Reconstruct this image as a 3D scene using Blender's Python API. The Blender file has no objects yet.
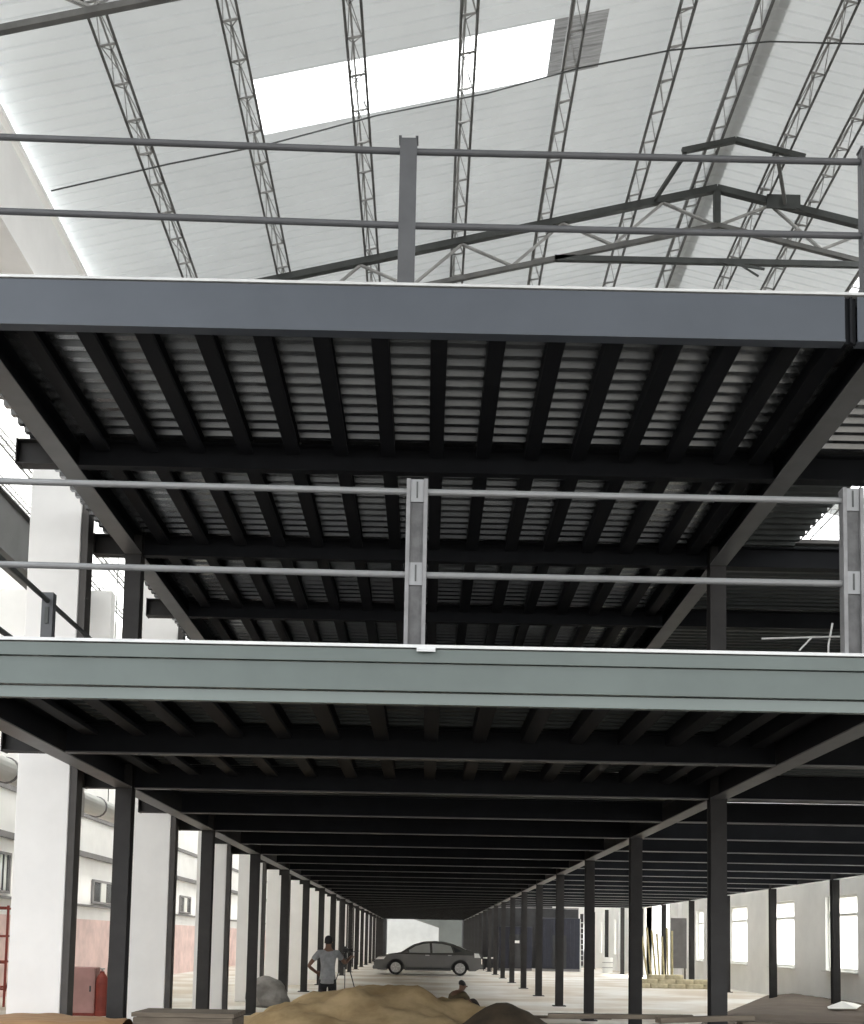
import bpy, bmesh, math, random
from mathutils import Vector, Matrix
random.seed(7)
sc = bpy.context.scene
COL = sc.collection

# ------------------------------------------------------------------ measures (metres; camera stands at X=0, Y=0)
YF, S = 9.0875, 5.7685            # front frame, bay length
H1, T1 = 3.496, 3.947             # lower deck: soffit of beams / top of deck
H2, T2 = 6.459, 6.868             # upper deck
XL, XR, XW = -3.75, 3.62, 11.0    # column rows
def K(k): return YF + S*(k+1)
KMAX = 16
KUP = 4
WALLX = 12.0
def roofz(x): return 13.5 - .24*abs(x-4.34)
EAVE = -5.15

ORD = ['', 'first','second','third','fourth','fifth','sixth','seventh','eighth','ninth','tenth','eleventh','twelfth',
       'thirteenth','fourteenth','fifteenth','sixteenth','seventeenth','eighteenth','nineteenth','twentieth']
def ordw(n):
    if n <= 20: return ORD[n]
    if n < 30: return 'twenty-' + ORD[n-20]
    if n == 30: return 'thirtieth'
    if n < 40: return 'thirty-' + ORD[n-30]
    return 'fortieth'

# ------------------------------------------------------------------ materials
def mat(name, col, rough=.6, metal=0., var=.12, scale=3., bump=0., spec=.5, col2=None, stretch=(1,1,1), trans=None, emit=None):
    m = bpy.data.materials.new(name); m.use_nodes = True
    nt = m.node_tree; N = nt.nodes; L = nt.links
    b = N['Principled BSDF']; out = N['Material Output']
    b.inputs['Roughness'].default_value = rough
    b.inputs['Metallic'].default_value = metal
    b.inputs['Specular IOR Level'].default_value = spec
    tc = N.new('ShaderNodeTexCoord'); mp = N.new('ShaderNodeMapping'); mp.inputs['Scale'].default_value = stretch
    L.new(tc.outputs['Object'], mp.inputs['Vector'])
    nz = N.new('ShaderNodeTexNoise'); nz.inputs['Scale'].default_value = scale
    nz.inputs['Detail'].default_value = 5; nz.inputs['Roughness'].default_value = .6
    L.new(mp.outputs['Vector'], nz.inputs['Vector'])
    cr = N.new('ShaderNodeValToRGB')
    c2 = col2 or tuple(c*(1-var) for c in col)
    c1 = col if col2 else tuple(min(1, c*(1+var)) for c in col)
    cr.color_ramp.elements[0].color = (*c2, 1); cr.color_ramp.elements[0].position = .35
    cr.color_ramp.elements[1].color = (*c1, 1); cr.color_ramp.elements[1].position = .65
    L.new(nz.outputs['Fac'], cr.inputs['Fac'])
    L.new(cr.outputs['Color'], b.inputs['Base Color'])
    if bump:
        bp = N.new('ShaderNodeBump'); bp.inputs['Strength'].default_value = bump; bp.inputs['Distance'].default_value = .02
        L.new(nz.outputs['Fac'], bp.inputs['Height']); L.new(bp.outputs['Normal'], b.inputs['Normal'])
    if trans:
        t = N.new('ShaderNodeBsdfTranslucent'); L.new(cr.outputs['Color'], t.inputs['Color'])
        mx = N.new('ShaderNodeMixShader'); mx.inputs['Fac'].default_value = trans
        L.new(b.outputs['BSDF'], mx.inputs[1]); L.new(t.outputs['BSDF'], mx.inputs[2])
        L.new(mx.outputs['Shader'], out.inputs['Surface'])
    if emit:
        b.inputs['Emission Color'].default_value = (*emit[0], 1); b.inputs['Emission Strength'].default_value = emit[1]
    return m

def srgb(r, g, b):
    f = lambda c: (c/255/12.92) if c/255 <= .04045 else ((c/255+.055)/1.055)**2.4
    return (f(r), f(g), f(b))

M = {}
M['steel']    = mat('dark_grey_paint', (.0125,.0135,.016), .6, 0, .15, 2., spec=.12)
M['flange']   = mat('grey_lit_flange', (.17,.17,.172), .45, 0, .1, 2.)  # paler than the beams: light caught underneath is put into the colour
M['flange3']  = mat('lit_flange_right_bay', (.17,.17,.172), .5, 0, .1, 2.)  # right bay copy, light from that side put into the colour
M['flange2']  = mat('dim_lit_flange', (.085,.085,.087), .45, 0, .1, 2.)  # cross beam copy, weaker caught light put into the colour
M['column']   = mat('column_grey_paint', (.044,.042,.041), .55, 0, .15, 2., spec=.2)
M['fascia_up']= mat('blue_grey_fascia_paint', (.068,.079,.097), .5, 0, .07, 1.2)
M['fascia_lo']= mat('green_grey_fascia_paint', (.105,.130,.122), .45, 0, .08, 1.2)
M['fascia_lip']= mat('pale_green_grey_lip', (.155,.185,.175), .45, 0, .06, 1.2)
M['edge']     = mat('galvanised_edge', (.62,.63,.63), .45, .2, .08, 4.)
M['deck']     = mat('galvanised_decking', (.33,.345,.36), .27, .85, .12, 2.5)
M['deck_lo']  = mat('shaded_grey_decking', (.09,.10,.10), .45, .3, .15, 2.5, spec=.2)  # darker copy of the decking, shade put into its colour
M['slab']     = mat('screed', (.13,.125,.12), .9, 0, .1, 3.)
M['rail_lo']  = mat('silver_rail_paint', (.25,.255,.26), .4, .3, .08, 4.)
M['post_lo']  = mat('silver_post_paint', (.20,.20,.204), .45, .2, .14, 7.)
M['post_web'] = mat('dark_post_web', (.095,.095,.097), .55, .1, .25, 9.)  # web darker and more mottled than the post flanges
M['rail_up']  = mat('grey_rail_paint', (.085,.088,.095), .5, 0, .1, 4.)
M['roof']     = mat('pale_roof_sheet', (.62,.635,.63), .55, 0, .05, .5, trans=.10)
M['roof_side']= mat('white_roof_sheet', (.80,.80,.77), .55, 0, .05, .5, trans=.65)
M['skylight'] = mat('clear_fibreglass', (.97,.97,.97), .4, 0, .01, 1., trans=.9)
M['louver']   = mat('dusty_fibreglass', (.27,.27,.265), .6, 0, .25, 6., trans=.12, stretch=(.4,8,1))
M['lattice']  = mat('purlin_grey', (.13,.13,.125), .6, 0, .2, 3.)
M['lacing']   = mat('lacing_light_grey', (.34,.34,.33), .6, 0, .2, 3.)
M['truss']    = mat('truss_dark_grey', (.055,.06,.058), .55, 0, .2, 3.)
M['white']    = mat('white_plaster', (.86,.85,.83), .8, 0, .035, 1.3)
M['cream']    = mat('pale_grey_plaster', (.84,.84,.81), .85, 0, .05, .8)
M['pillar_edge']= mat('brown_grey_shade', (.085,.080,.076), .6, 0, .12, 3., spec=.2)  # dark tone stands for shade on the pillar's right side
M['pink']     = mat('pink_wash', (.80,.60,.56), .85, 0, .12, 1.5)
M['dado']     = mat('stained_plaster', (.46,.42,.37), .85, 0, .1, 1.)
M['ledge']    = mat('mid_grey_band', (.22,.21,.21), .7, 0, .1, 3.)  # plain grey of ledges, frames and bands
M['frame']    = mat('window_frame_white', (.72,.72,.68), .5, 0, .04, 3.)
M['darkframe']= mat('dark_bar', (.07,.07,.075), .6, 0, .1, 5.)
M['pane']     = mat('frosted_pane', (.95,.96,.95), .35, 0, .02, 2., trans=.85)
M['darkglass']= mat('dark_window_glass', (.05,.055,.06), .12, 0, .1, 2.)
M['sand']     = mat('ochre_sand', (.64,.48,.27), .95, 0, .2, 1.6, bump=.8, col2=(.38,.265,.13))
M['soil']     = mat('dark_soil', (.095,.07,.042), .95, 0, .3, 3., bump=.8, col2=(.05,.037,.023))
M['bank']     = mat('brown_earth', (.125,.095,.07), .95, 0, .15, 1.2, bump=.4, col2=(.09,.068,.05))
M['timber']   = mat('weathered_timber', (.20,.165,.125), .85, 0, .3, 3., col2=(.11,.088,.066), stretch=(.6,6,6))
M['timber_l'] = mat('pale_timber', (.50,.43,.34), .8, 0, .2, 3., col2=(.36,.30,.23), stretch=(.6,6,6))
M['ply']      = mat('orange_plywood', (.36,.21,.10), .8, 0, .2, 2., col2=(.27,.155,.075), stretch=(1,5,1))
M['carpaint'] = mat('dark_grey_car_paint', (.135,.133,.128), .25, .3, .04, 2.)
M['glass']    = mat('car_glass', (.48,.50,.50), .08, .0, .05, 2., spec=.9)  # pale tint stands for the bright background seen through the windows
M['tyre']     = mat('tyre_rubber', (.018,.018,.018), .8)
M['alloy']    = mat('alloy_wheel', (.42,.41,.40), .35, .7)
M['lampglass']= mat('lamp_lens', (.85,.85,.83), .15)
M['tail']     = mat('tail_lens', (.35,.05,.04), .2)
M['skin']     = mat('brown_skin', (.19,.105,.07), .55, 0, .06, 6.)
M['hair']     = mat('black_hair', (.012,.011,.011), .6, 0, .2, 20.)
M['shirt']    = mat('grey_shirt', (.30,.31,.32), .85, 0, .15, 10.)
M['trousers'] = mat('black_trousers', (.016,.016,.019), .8, 0, .15, 8.)
M['shirt_b']  = mat('brown_shirt', (.13,.10,.055), .85, 0, .2, 8.)
M['trouser_b']= mat('dark_brown_trousers', (.045,.035,.03), .85, 0, .2, 8.)
M['shoe']     = mat('dark_shoe', (.02,.018,.016), .6)
M['black']    = mat('black_plastic', (.018,.018,.02), .45)
M['blue']     = mat('dark_blue_panel', (.011,.013,.026), .5, 0, .2, 1.5)
M['darkwall'] = mat('dark_grey_panel', (.035,.035,.037), .7, 0, .2, 1.)
M['rust']     = mat('rust_red', (.22,.035,.022), .6, 0, .15, 4.)
M['pinkblock']= mat('dusty_pink_panel', (.42,.24,.22), .8, 0, .12, 2.)
M['cloth']    = mat('white_sheet', (.85,.84,.80), .85, 0, .04, 3.)
M['sack']     = mat('pale_yellow_sack', (.55,.49,.34), .9, 0, .15, 5.)
M['bamboo']   = mat('yellow_bamboo', (.42,.36,.20), .7, 0, .2, 5.)
M['shed']     = mat('green_grey_cladding', (.04,.045,.042), .8, 0, .08, 1.)
M['outside']  = mat('grey_boundary_wall', (.21,.215,.21), .9, 0, .08, .6)
M['girder']   = mat('mid_grey_girder', (.16,.16,.155), .6, 0, .1, 2.)
M['rebar']    = mat('pale_wire', (.62,.62,.60), .5, .3)
M['stone']    = mat('grey_rubble', (.26,.245,.23), .9, 0, .2, 4.)

def floor_material():
    m = bpy.data.materials.new('dusty_concrete_floor'); m.use_nodes = True
    nt = m.node_tree; N = nt.nodes; L = nt.links; b = N['Principled BSDF']; b.inputs['Roughness'].default_value = .75
    g = N.new('ShaderNodeNewGeometry')
    n1 = N.new('ShaderNodeTexNoise'); n1.inputs['Scale'].default_value = .35; n1.inputs['Detail'].default_value = 6
    n2 = N.new('ShaderNodeTexNoise'); n2.inputs['Scale'].default_value = 3.; n2.inputs['Detail'].default_value = 6
    L.new(g.outputs['Position'], n1.inputs['Vector']); L.new(g.outputs['Position'], n2.inputs['Vector'])
    r1 = N.new('ShaderNodeValToRGB')
    r1.color_ramp.elements[0].position = .38; r1.color_ramp.elements[0].color = (.60,.51,.40,1)
    r1.color_ramp.elements[1].position = .62; r1.color_ramp.elements[1].color = (.81,.78,.72,1)
    L.new(n1.outputs['Fac'], r1.inputs['Fac'])
    r2 = N.new('ShaderNodeValToRGB')
    r2.color_ramp.elements[0].color = (.78,.78,.78,1); r2.color_ramp.elements[1].color = (1,1,1,1)
    L.new(n2.outputs['Fac'], r2.inputs['Fac'])
    mx = N.new('ShaderNodeMixRGB'); mx.blend_type = 'MULTIPLY'; mx.inputs['Fac'].default_value = 1
    L.new(r1.outputs['Color'], mx.inputs['Color1']); L.new(r2.outputs['Color'], mx.inputs['Color2'])
    # brown earth carried in over the front part of the hall
    sp_ = N.new('ShaderNodeSeparateXYZ'); L.new(g.outputs['Position'], sp_.inputs['Vector'])
    ad = N.new('ShaderNodeMath'); ad.operation = 'MULTIPLY_ADD'; ad.inputs[1].default_value = 9.; L.new(n1.outputs['Fac'], ad.inputs[0]); L.new(sp_.outputs['Y'], ad.inputs[2])
    mr = N.new('ShaderNodeMapRange'); mr.inputs['From Min'].default_value = 24.; mr.inputs['From Max'].default_value = 33.
    L.new(ad.outputs['Value'], mr.inputs['Value'])
    m2 = N.new('ShaderNodeMixRGB'); L.new(mr.outputs['Result'], m2.inputs['Fac'])
    m2.inputs['Color1'].default_value = (.125,.112,.095,1); L.new(mx.outputs['Color'], m2.inputs['Color2'])
    L.new(m2.outputs['Color'], b.inputs['Base Color'])
    return m
M['floor'] = floor_material()

# ------------------------------------------------------------------ mesh builder
class MB:
    def __init__(s): s.v = []; s.f = []
    def add(s, vs, fs):
        o = len(s.v); s.v += [tuple(v) for v in vs]; s.f += [tuple(i+o for i in f) for f in fs]; return s
    def box(s, x0,x1,y0,y1,z0,z1):
        return s.add([(x0,y0,z0),(x1,y0,z0),(x1,y1,z0),(x0,y1,z0),(x0,y0,z1),(x1,y0,z1),(x1,y1,z1),(x0,y1,z1)],
              [(0,3,2,1),(4,5,6,7),(0,1,5,4),(1,2,6,5),(2,3,7,6),(3,0,4,7)])
    def bar(s, p, q, w, h, up=(0,0,1)):
        p, q = Vector(p), Vector(q); d = (q-p).normalized(); u = Vector(up)
        if abs(d.dot(u)) > .98: u = Vector((0,1,0))
        r = d.cross(u).normalized(); u = r.cross(d)
        vs = []
        for c in (p, q):
            for a, b in ((-1,-1),(1,-1),(1,1),(-1,1)): vs.append(c + r*(a*w/2) + u*(b*h/2))
        return s.add(vs, [(0,3,2,1),(4,5,6,7),(0,1,5,4),(1,2,6,5),(2,3,7,6),(3,0,4,7)])
    def tube(s, p, q, r, n=10, r2=None):
        p, q = Vector(p), Vector(q); d = (q-p).normalized(); u = Vector((0,0,1)) if abs(d.z) < .95 else Vector((0,1,0))
        a = d.cross(u).normalized(); b = a.cross(d); r2 = r if r2 is None else r2
        vs = [c + (a*math.cos(t) + b*math.sin(t))*rr for c, rr in ((p,r),(q,r2)) for t in [2*math.pi*i/n for i in range(n)]]
        fs = [(i,(i+1)%n,n+(i+1)%n,n+i) for i in range(n)] + [tuple(range(n-1,-1,-1)), tuple(range(n,2*n))]
        return s.add(vs, fs)
    def path(s, pts, r, n=8):
        for a, b in zip(pts, pts[1:]): s.tube(a, b, r, n)
        return s
    def ibeam_x(s, x0,x1,yc,z0,z1,w,tf=.014,tw=.010):
        return s.box(x0,x1,yc-w/2,yc+w/2,z0,z0+tf).box(x0,x1,yc-w/2,yc+w/2,z1-tf,z1).box(x0,x1,yc-tw/2,yc+tw/2,z0+tf,z1-tf)
    def ibeam_y(s, y0,y1,xc,z0,z1,w,tf=.014,tw=.010):
        return s.box(xc-w/2,xc+w/2,y0,y1,z0,z0+tf).box(xc-w/2,xc+w/2,y0,y1,z1-tf,z1).box(xc-tw/2,xc+tw/2,y0,y1,z0+tf,z1-tf)
    def tee_x(s, x0,x1,yc,z0,z1,w,tf=.014,tw=.010):
        return s.box(x0,x1,yc-w/2,yc+w/2,z1-tf,z1).box(x0,x1,yc-tw/2,yc+tw/2,z0+tf,z1-tf)
    def tee_y(s, y0,y1,xc,z0,z1,w,tf=.014,tw=.010):
        return s.box(xc-w/2,xc+w/2,y0,y1,z1-tf,z1).box(xc-tw/2,xc+tw/2,y0,y1,z0+tf,z1-tf)
    def hcol(s, xc,yc,z0,z1,w,tf=.014,tw=.010):     # flanges face the front and the back
        h = w/2
        return s.box(xc-h,xc+h,yc-h,yc-h+tf,z0,z1).box(xc-h,xc+h,yc+h-tf,yc+h,z0,z1).box(xc-tw/2,xc+tw/2,yc-h+tf,yc+h-tf,z0,z1)
    def prism(s, pts, y0, y1):                       # polygon in XZ extruded along Y
        n = len(pts)
        vs = [(x,y0,z) for x,z in pts] + [(x,y1,z) for x,z in pts]
        return s.add(vs, [tuple(range(n)), tuple(range(2*n-1,n-1,-1))] + [(i,n+i,n+(i+1)%n,(i+1)%n) for i in range(n)])
    def corrugated(s, x0, x1, y0, y1, z, pitch, depth, shape=((0,0),(.36,0),(.5,1),(.86,1)), nx=1):
        zf = z if callable(z) else (lambda x: z)
        xs = [x0 + (x1-x0)*i/nx for i in range(nx+1)]
        ys = []; n = int(math.ceil((y1-y0)/pitch))
        for i in range(n):
            for t, d in shape:
                y = y0 + (i+t)*pitch
                if y < y1: ys.append((y, d*depth))
        ys.append((y1, shape[0][1]*depth))
        w = len(xs); vs = [(x, y, zf(x)+d) for y, d in ys for x in xs]
        fs = [(j*w+i, j*w+i+1, (j+1)*w+i+1, (j+1)*w+i) for j in range(len(ys)-1) for i in range(w-1)]
        return s.add(vs, fs)
    def mesh(s, name, origin=(0,0,0)):
        me = bpy.data.meshes.new(name); ox, oy, oz = origin
        me.from_pydata([(x-ox,y-oy,z-oz) for x,y,z in s.v], [], s.f); me.update()
        bm = bmesh.new(); bm.from_mesh(me); bmesh.ops.recalc_face_normals(bm, faces=bm.faces); bm.to_mesh(me); bm.free()
        return me
    def build(s, name, m, parent=None, origin=None, smooth=False, bevel=0):
        # origin: world point that becomes the object's own origin (children are given in the parent's space)
        origin = origin or (0,0,0)
        me = s.mesh(name, origin); me.materials.append(m)
        if smooth:
            for p in me.polygons: p.use_smooth = True
        o = bpy.data.objects.new(name, me); COL.objects.link(o); o.location = origin
        if parent: o.parent = parent
        if bevel:
            b = o.modifiers.new('bevel','BEVEL'); b.width = bevel; b.segments = 2; b.limit_method = 'ANGLE'
        return o

def tag(o, label, cat, group=None, kind='thing'):
    o['label'] = label; o['category'] = cat; o['kind'] = kind
    if group: o['group'] = group
    return o
def struct(o, label=None, cat=None):
    o['kind'] = 'structure'
    if label: o['label'] = label
    if cat: o['category'] = cat
    return o
def empty(name, loc=(0,0,0), rz=0):
    o = bpy.data.objects.new(name, None); COL.objects.link(o); o.location = loc; o.rotation_euler = (0,0,rz); o.empty_display_size = .1
    return o
def copy_tree(o, parent=None):
    c = o.copy(); COL.objects.link(c)
    if parent: c.parent = parent
    for ch in list(o.children): copy_tree(ch, c)
    return c

# ================================================================== SETTING
def structure():
    struct(MB().box(-60,60,-45,170,-.2,0).build('floor', M['floor']), 'pale dusty concrete floor of the hall', 'floor')
    # roof: two slopes of the main span, side span rising to the left
    up = .27
    zr = lambda x: roofz(x) + up
    Y0, Y1, YE = 13.9, 14.9, 113
    mb = MB()
    P, D = .2, .02; RS = ((0,0),(.72,0),(.80,1),(.92,1))
    yy0 = -14.1
    ya = yy0 + P*round((Y0-yy0)/P); yb = ya + 1.0
    mb.corrugated(EAVE-.05, 4.34, yy0, ya, zr, P, D, RS)
    mb.corrugated(EAVE-.05, -2.30, ya, yb, zr, P, D, RS)
    mb.corrugated(2.08, 4.34, ya, yb, zr, P, D, RS)
    mb.corrugated(EAVE-.05, 4.34, yb, YE, zr, P, D, RS)
    mb.corrugated(4.34, 7.2, yy0, YE, zr, P, D, RS); mb.corrugated(13.2, 13.6, yy0, YE, zr, P, D, RS)
    yc = yy0; ns = 0
    sk = []
    for i in range(30):
        ya_ = 13.0+4.0*i
        if ya_+3.2 > YE: break
        mb.corrugated(7.2, 13.2, yc, ya_, zr, P, D, RS); yc = ya_+3.2
        sk.append(MB().corrugated(7.2, 13.2, ya_, yc, zr, P, D, RS))  # sheets added out of view to brighten the right bay
    mb.corrugated(7.2, 13.2, yc, YE, zr, P, D, RS)
    for q in sk: struct(q.build('ceiling_skylight', M['skylight']), 'added unseen skylight sheet brightening the right bay', 'skylight')
    roof = struct(mb.build('ceiling', M['roof']), 'pale corrugated sheet roof of the main hall', 'roof')
    o = MB().corrugated(-2.30, 1.40, ya, yb, zr, P, D, RS).build('ceiling_skylight', M['skylight']); struct(o, 'blazing white translucent skylight sheet in the pale roof', 'skylight')
    o = MB().corrugated(1.40, 2.08, ya, yb, zr, P, D, RS).build('ceiling_skylight_end', M['louver']); struct(o, 'dusty ribbed end of the bright skylight sheet', 'skylight')
    MBr = MB()
    n = 12
    vs = []; fs = []
    for y in (yy0, YE):
        for x, dz in ((4.20,-.02),(4.34,.0),(4.48,-.02)): vs.append((x,y,zr(x)+.05+dz))
    MBr.add(vs, [(0,1,4,3),(1,2,5,4)])
    struct(MBr.build('ceiling_ridge_cap', M['roof']))
    zs = lambda x: roofz(EAVE) + .15 + .24*(EAVE-x)
    o = MB().corrugated(-11.3, -5.75, 13.0, YE, zs, .25, .035).build('ceiling_side_span', M['roof_side']); struct(o, 'white corrugated roof of the side span beyond the left pillars', 'roof')
    # valley gutter and the white longitudinal beam on the pillars
    o = MB().box(-5.77,-5.12, yy0, YE, roofz(EAVE)+.02, roofz(EAVE)+.10).build('ceiling_valley_gutter', M['white']); struct(o)
    o = MB().box(-5.55,-5.0, 8.0, YE, 9.84, 10.88).build('wall_left_upper', M['white']); struct(o, 'white longitudinal wall strip above the left pillars', 'wall')
    # far wall of the side span
    mb = MB().box(-11.3,-11, 6, 113, 2.15, 12.55)
    wl = struct(mb.build('wall_left', M['white']), 'white wall of the side span beyond the left pillars', 'wall')
    struct(MB().box(-11.34,-10.96, 6, 113, 0, 2.15).build('wall_left_dado', M['pink']), 'pink washed lower band of the far left wall', 'wall')
    struct(MB().box(-11.0,-10.93, 6, 113, 5.42, 5.56).build('trim_1', M['ledge']))
    struct(MB().box(-11.0,-10.86, 6, 113, 4.14, 4.30).build('trim_2', M['ledge']))
    struct(MB().box(-11.0,-10.9, 6, 113, 2.56, 2.63).build('trim_3', M['ledge']))
    struct(MB().box(-10.99,-5.42, 20.0, 20.25, 5.2, 7.5).build('wall_bulkhead', M['white']), 'white bulkhead wall hanging across the side span', 'wall')
    # right wall with tall windows and a wide doorway
    W0, W1 = 14.0, 113.0
    holes = []
    wins = [34.6 + 5.7*n for n in range(-3, 13)]
    wins = [c for c in wins if not (55.5 < c < 67.5)]
    for c in wins: holes.append((c-1.33, c+1.33, 1.02, 3.2))
    holes.append((58.6, 65.0, 0.0, 4.2)); holes.sort()
    mb = MB(); y = W0
    for a, b, z0, z1 in holes:
        mb.box(WALLX, WALLX+.3, y, a, 0, 11.8)
        if z0 > 0: mb.box(WALLX, WALLX+.3, a, b, 0, z0)
        mb.box(WALLX, WALLX+.3, a, b, z1, 11.8); y = b
    mb.box(WALLX, WALLX+.3, y, W1, 0, 11.8)
    struct(mb.build('wall_right', M['cream']), 'pale grey plastered wall with tall windows', 'wall')
    for i, c in enumerate(wins):
        a, b, z0, z1 = c-1.33, c+1.33, 1.02, 3.2
        e = empty('window_%d' % (i+1), (WALLX+.15, c, z0)); struct(e)
        f = MB()
        x0, x1 = -.05, .05; a, b, h = -1.33, 1.33, z1-z0
        f.box(x0,x1,a,a+.07,0,h).box(x0,x1,b-.07,b,0,h).box(x0,x1,a+.07,b-.07,0,.07).box(x0,x1,a+.07,b-.07,h-.07,h)
        f.box(x0,x1,a+.07,b-.07,1.58,1.65)
        f.build('frame', M['frame'], e)
        MB().box(-.01,.01,a+.07,b-.07,.07,1.58).build('pane', M['pane'], e)
        MB().box(-.01,.01,a+.07,b-.07,1.65,h-.07).build('pane', M['pane'], e)
        MB().box(-.28,-.06,a-.05,b+.05,-.06,-.01).build('sill', M['frame'], e)
    e = empty('door_2', (WALLX+.15, 61.8, 0)); struct(e)
    MB().box(-.2,.2,-3.3,-3.2,0,4.2).box(-.2,.2,3.2,3.3,0,4.2).box(-.2,.2,-3.3,3.3,4.2,4.3).build('frame', M['frame'], e)
    # back wall with the vehicle doorway
    mb = MB().box(-11.3,-3.5,113,113.3,0,12.6).box(3.55,12.3,113,113.3,0,12).box(-3.5,3.55,113,113.3,4.2,13.6)
    struct(mb.build('wall_back', M['darkwall']), 'dark end wall round the vehicle doorway', 'wall')
    e = empty('door_1', (0,113.1,0)); struct(e)
    MB().box(-3.6,-3.5,-.2,.2,0,4.2).box(3.55,3.65,-.2,.2,0,4.2).build('frame', M['darkframe'], e)
structure()

# ================================================================== MEZZANINE STEEL
def column(x, k, row, rowname, top):
    y = K(k) if k > -1 else YF+.24
    base = (x, y, 0)
    w = .20
    o = MB().hcol(x, y, .025, top, w).build('steel_column', M['column'], origin=base)
    MB().box(-.17,.17,-.17,.17,0,.025).build('base_plate', M['column'], o)
    if k == -1:
        lab = 'dark H section column at the front corner of the %s row' % rowname
    else:
        lab = 'dark steel H column, %s behind the front corner in the %s row' % (ordw(k+1), rowname)
    return tag(o, lab, 'column', 'columns of the %s row' % rowname)
for k in range(-1, KMAX+1):
    column(XL, k, 0, 'left', H2+.36 if k <= KUP else H1+.3)
    column(XR, k, 1, 'middle', H2+.36 if k <= KUP else H1+.3)
for k in range(-1, KMAX+1):
    column(XW, k, 2, 'right wall', 3.70)

# ---- beams
MESHC = {}
def shared(key, fn):
    if key not in MESHC: MESHC[key] = fn()
    return MESHC[key]
def inst(name, me, m, loc, parent=None):
    if not me.materials: me.materials.append(m)
    o = bpy.data.objects.new(name, me); COL.objects.link(o); o.location = loc
    if parent: o.parent = parent
    return o

def halves(k1):
    v = -.5; out = []
    while v <= k1+1e-6: out.append(v); v += .5
    return out
BAYEND = 8            # the right hand bay is decked as far as this frame
for lvl, (HB, TB, kmax, nm) in enumerate(((H1, 3.80, KMAX, 'lower'), (H2, 6.72, KUP, 'upper'))):
    d = TB - HB
    for i, k in enumerate(halves(kmax)):
        y = K(k); n = i+1
        col = abs(k-round(k)) < .01
        gl, gr = (.115, .115)
        me = shared(('cross', lvl), lambda: MB().tee_x(XL+gl, XR-gr, 0, 0, d, .16).mesh('cross_beam'))
        o = inst('cross_beam', me, M['steel'], (0,y,HB))
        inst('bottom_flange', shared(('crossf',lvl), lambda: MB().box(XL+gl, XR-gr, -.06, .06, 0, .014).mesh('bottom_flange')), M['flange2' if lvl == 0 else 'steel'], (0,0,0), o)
        tag(o, 'dark %s deck cross beam, %s behind the front beam' % (nm, ordw(n)), 'beam', 'cross beams under the %s deck' % nm)
        me = shared(('stub', lvl), lambda: MB().ibeam_x(-4.25, XL-gl, 0, 0, d, .16).box(-4.262,-4.25,-.09,.09,-.005,d+.005).mesh('beam_stub'))
        o = inst('beam_stub', me, M['column'], (0,y,HB))
        tag(o, 'short %s deck beam stub left of the left row, %s from the front' % (nm, ordw(n)), 'beam', 'left beam stubs under the %s deck' % nm)
        if lvl == 0:
            if k <= BAYEND+.01:
                me = shared('bay', lambda: MB().tee_x(XR+gr, XW-.11, 0, 0, TB-H1, .16).mesh('bay_beam'))
                o = inst('bay_beam', me, M['steel'], (0,y,HB))
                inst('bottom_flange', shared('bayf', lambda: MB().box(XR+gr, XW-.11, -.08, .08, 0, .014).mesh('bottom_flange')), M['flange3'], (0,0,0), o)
                tag(o, 'dark beam across the right bay, %s behind the front beam' % ordw(n), 'beam', 'beams across the right bay')
        else:
            if k <= 1.6:
                me = shared('bayu', lambda: MB().ibeam_x(XR+gr, WALLX-.03, 0, 0, d, .16).mesh('bay_beam'))
                o = inst('bay_beam', me, M['steel'], (0,y,HB))
                tag(o, 'dark upper deck beam across the right bay, %s behind the front beam' % ordw(n), 'beam', 'upper beams across the right bay')
            else:
                me = shared('stubr', lambda: MB().ibeam_x(XR+gr, 4.65, 0, 0, d, .16).box(4.65,4.662,-.09,.09,-.005,d+.005).mesh('beam_stub_end'))
                o = inst('beam_stub', me, M['column'], (0,y,HB))
                tag(o, 'short upper deck beam stub right of the middle row, %s behind the front' % ordw(n), 'beam', 'right beam stubs under the upper deck')
    for k in range(-1, kmax):
        ya = K(k)+.11 if k > -1 else YF+.35
        yb = K(k+1)-.11
        for x, rn in ((XL,'left'),(XR,'middle')):
            o = MB().tee_y(ya, yb, x, HB, TB, .21).build('long_beam', M['steel'], origin=(x,ya,HB))
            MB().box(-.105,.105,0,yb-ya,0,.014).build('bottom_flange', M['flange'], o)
            tag(o, 'dark %s deck beam along the %s column row, %s span from the front' % (nm, rn, ordw(k+2)), 'beam', 'beams along the %s row under the %s deck' % (rn, nm))
        if lvl == 0 and k+1 <= BAYEND:
            o = MB().tee_y(ya, yb, XW, H1, TB, .15).build('long_beam', M['steel'], origin=(XW,ya,H1))
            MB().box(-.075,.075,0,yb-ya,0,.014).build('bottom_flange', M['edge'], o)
            # lies under the bay beams at the wall
            tag(o, 'dark beam along the right wall columns, %s span from the front' % ordw(k+2), 'beam', 'beams along the right wall columns')
# the bay beams meet the wall row on top of its columns; keep their ends clear of the wall row beam

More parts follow.
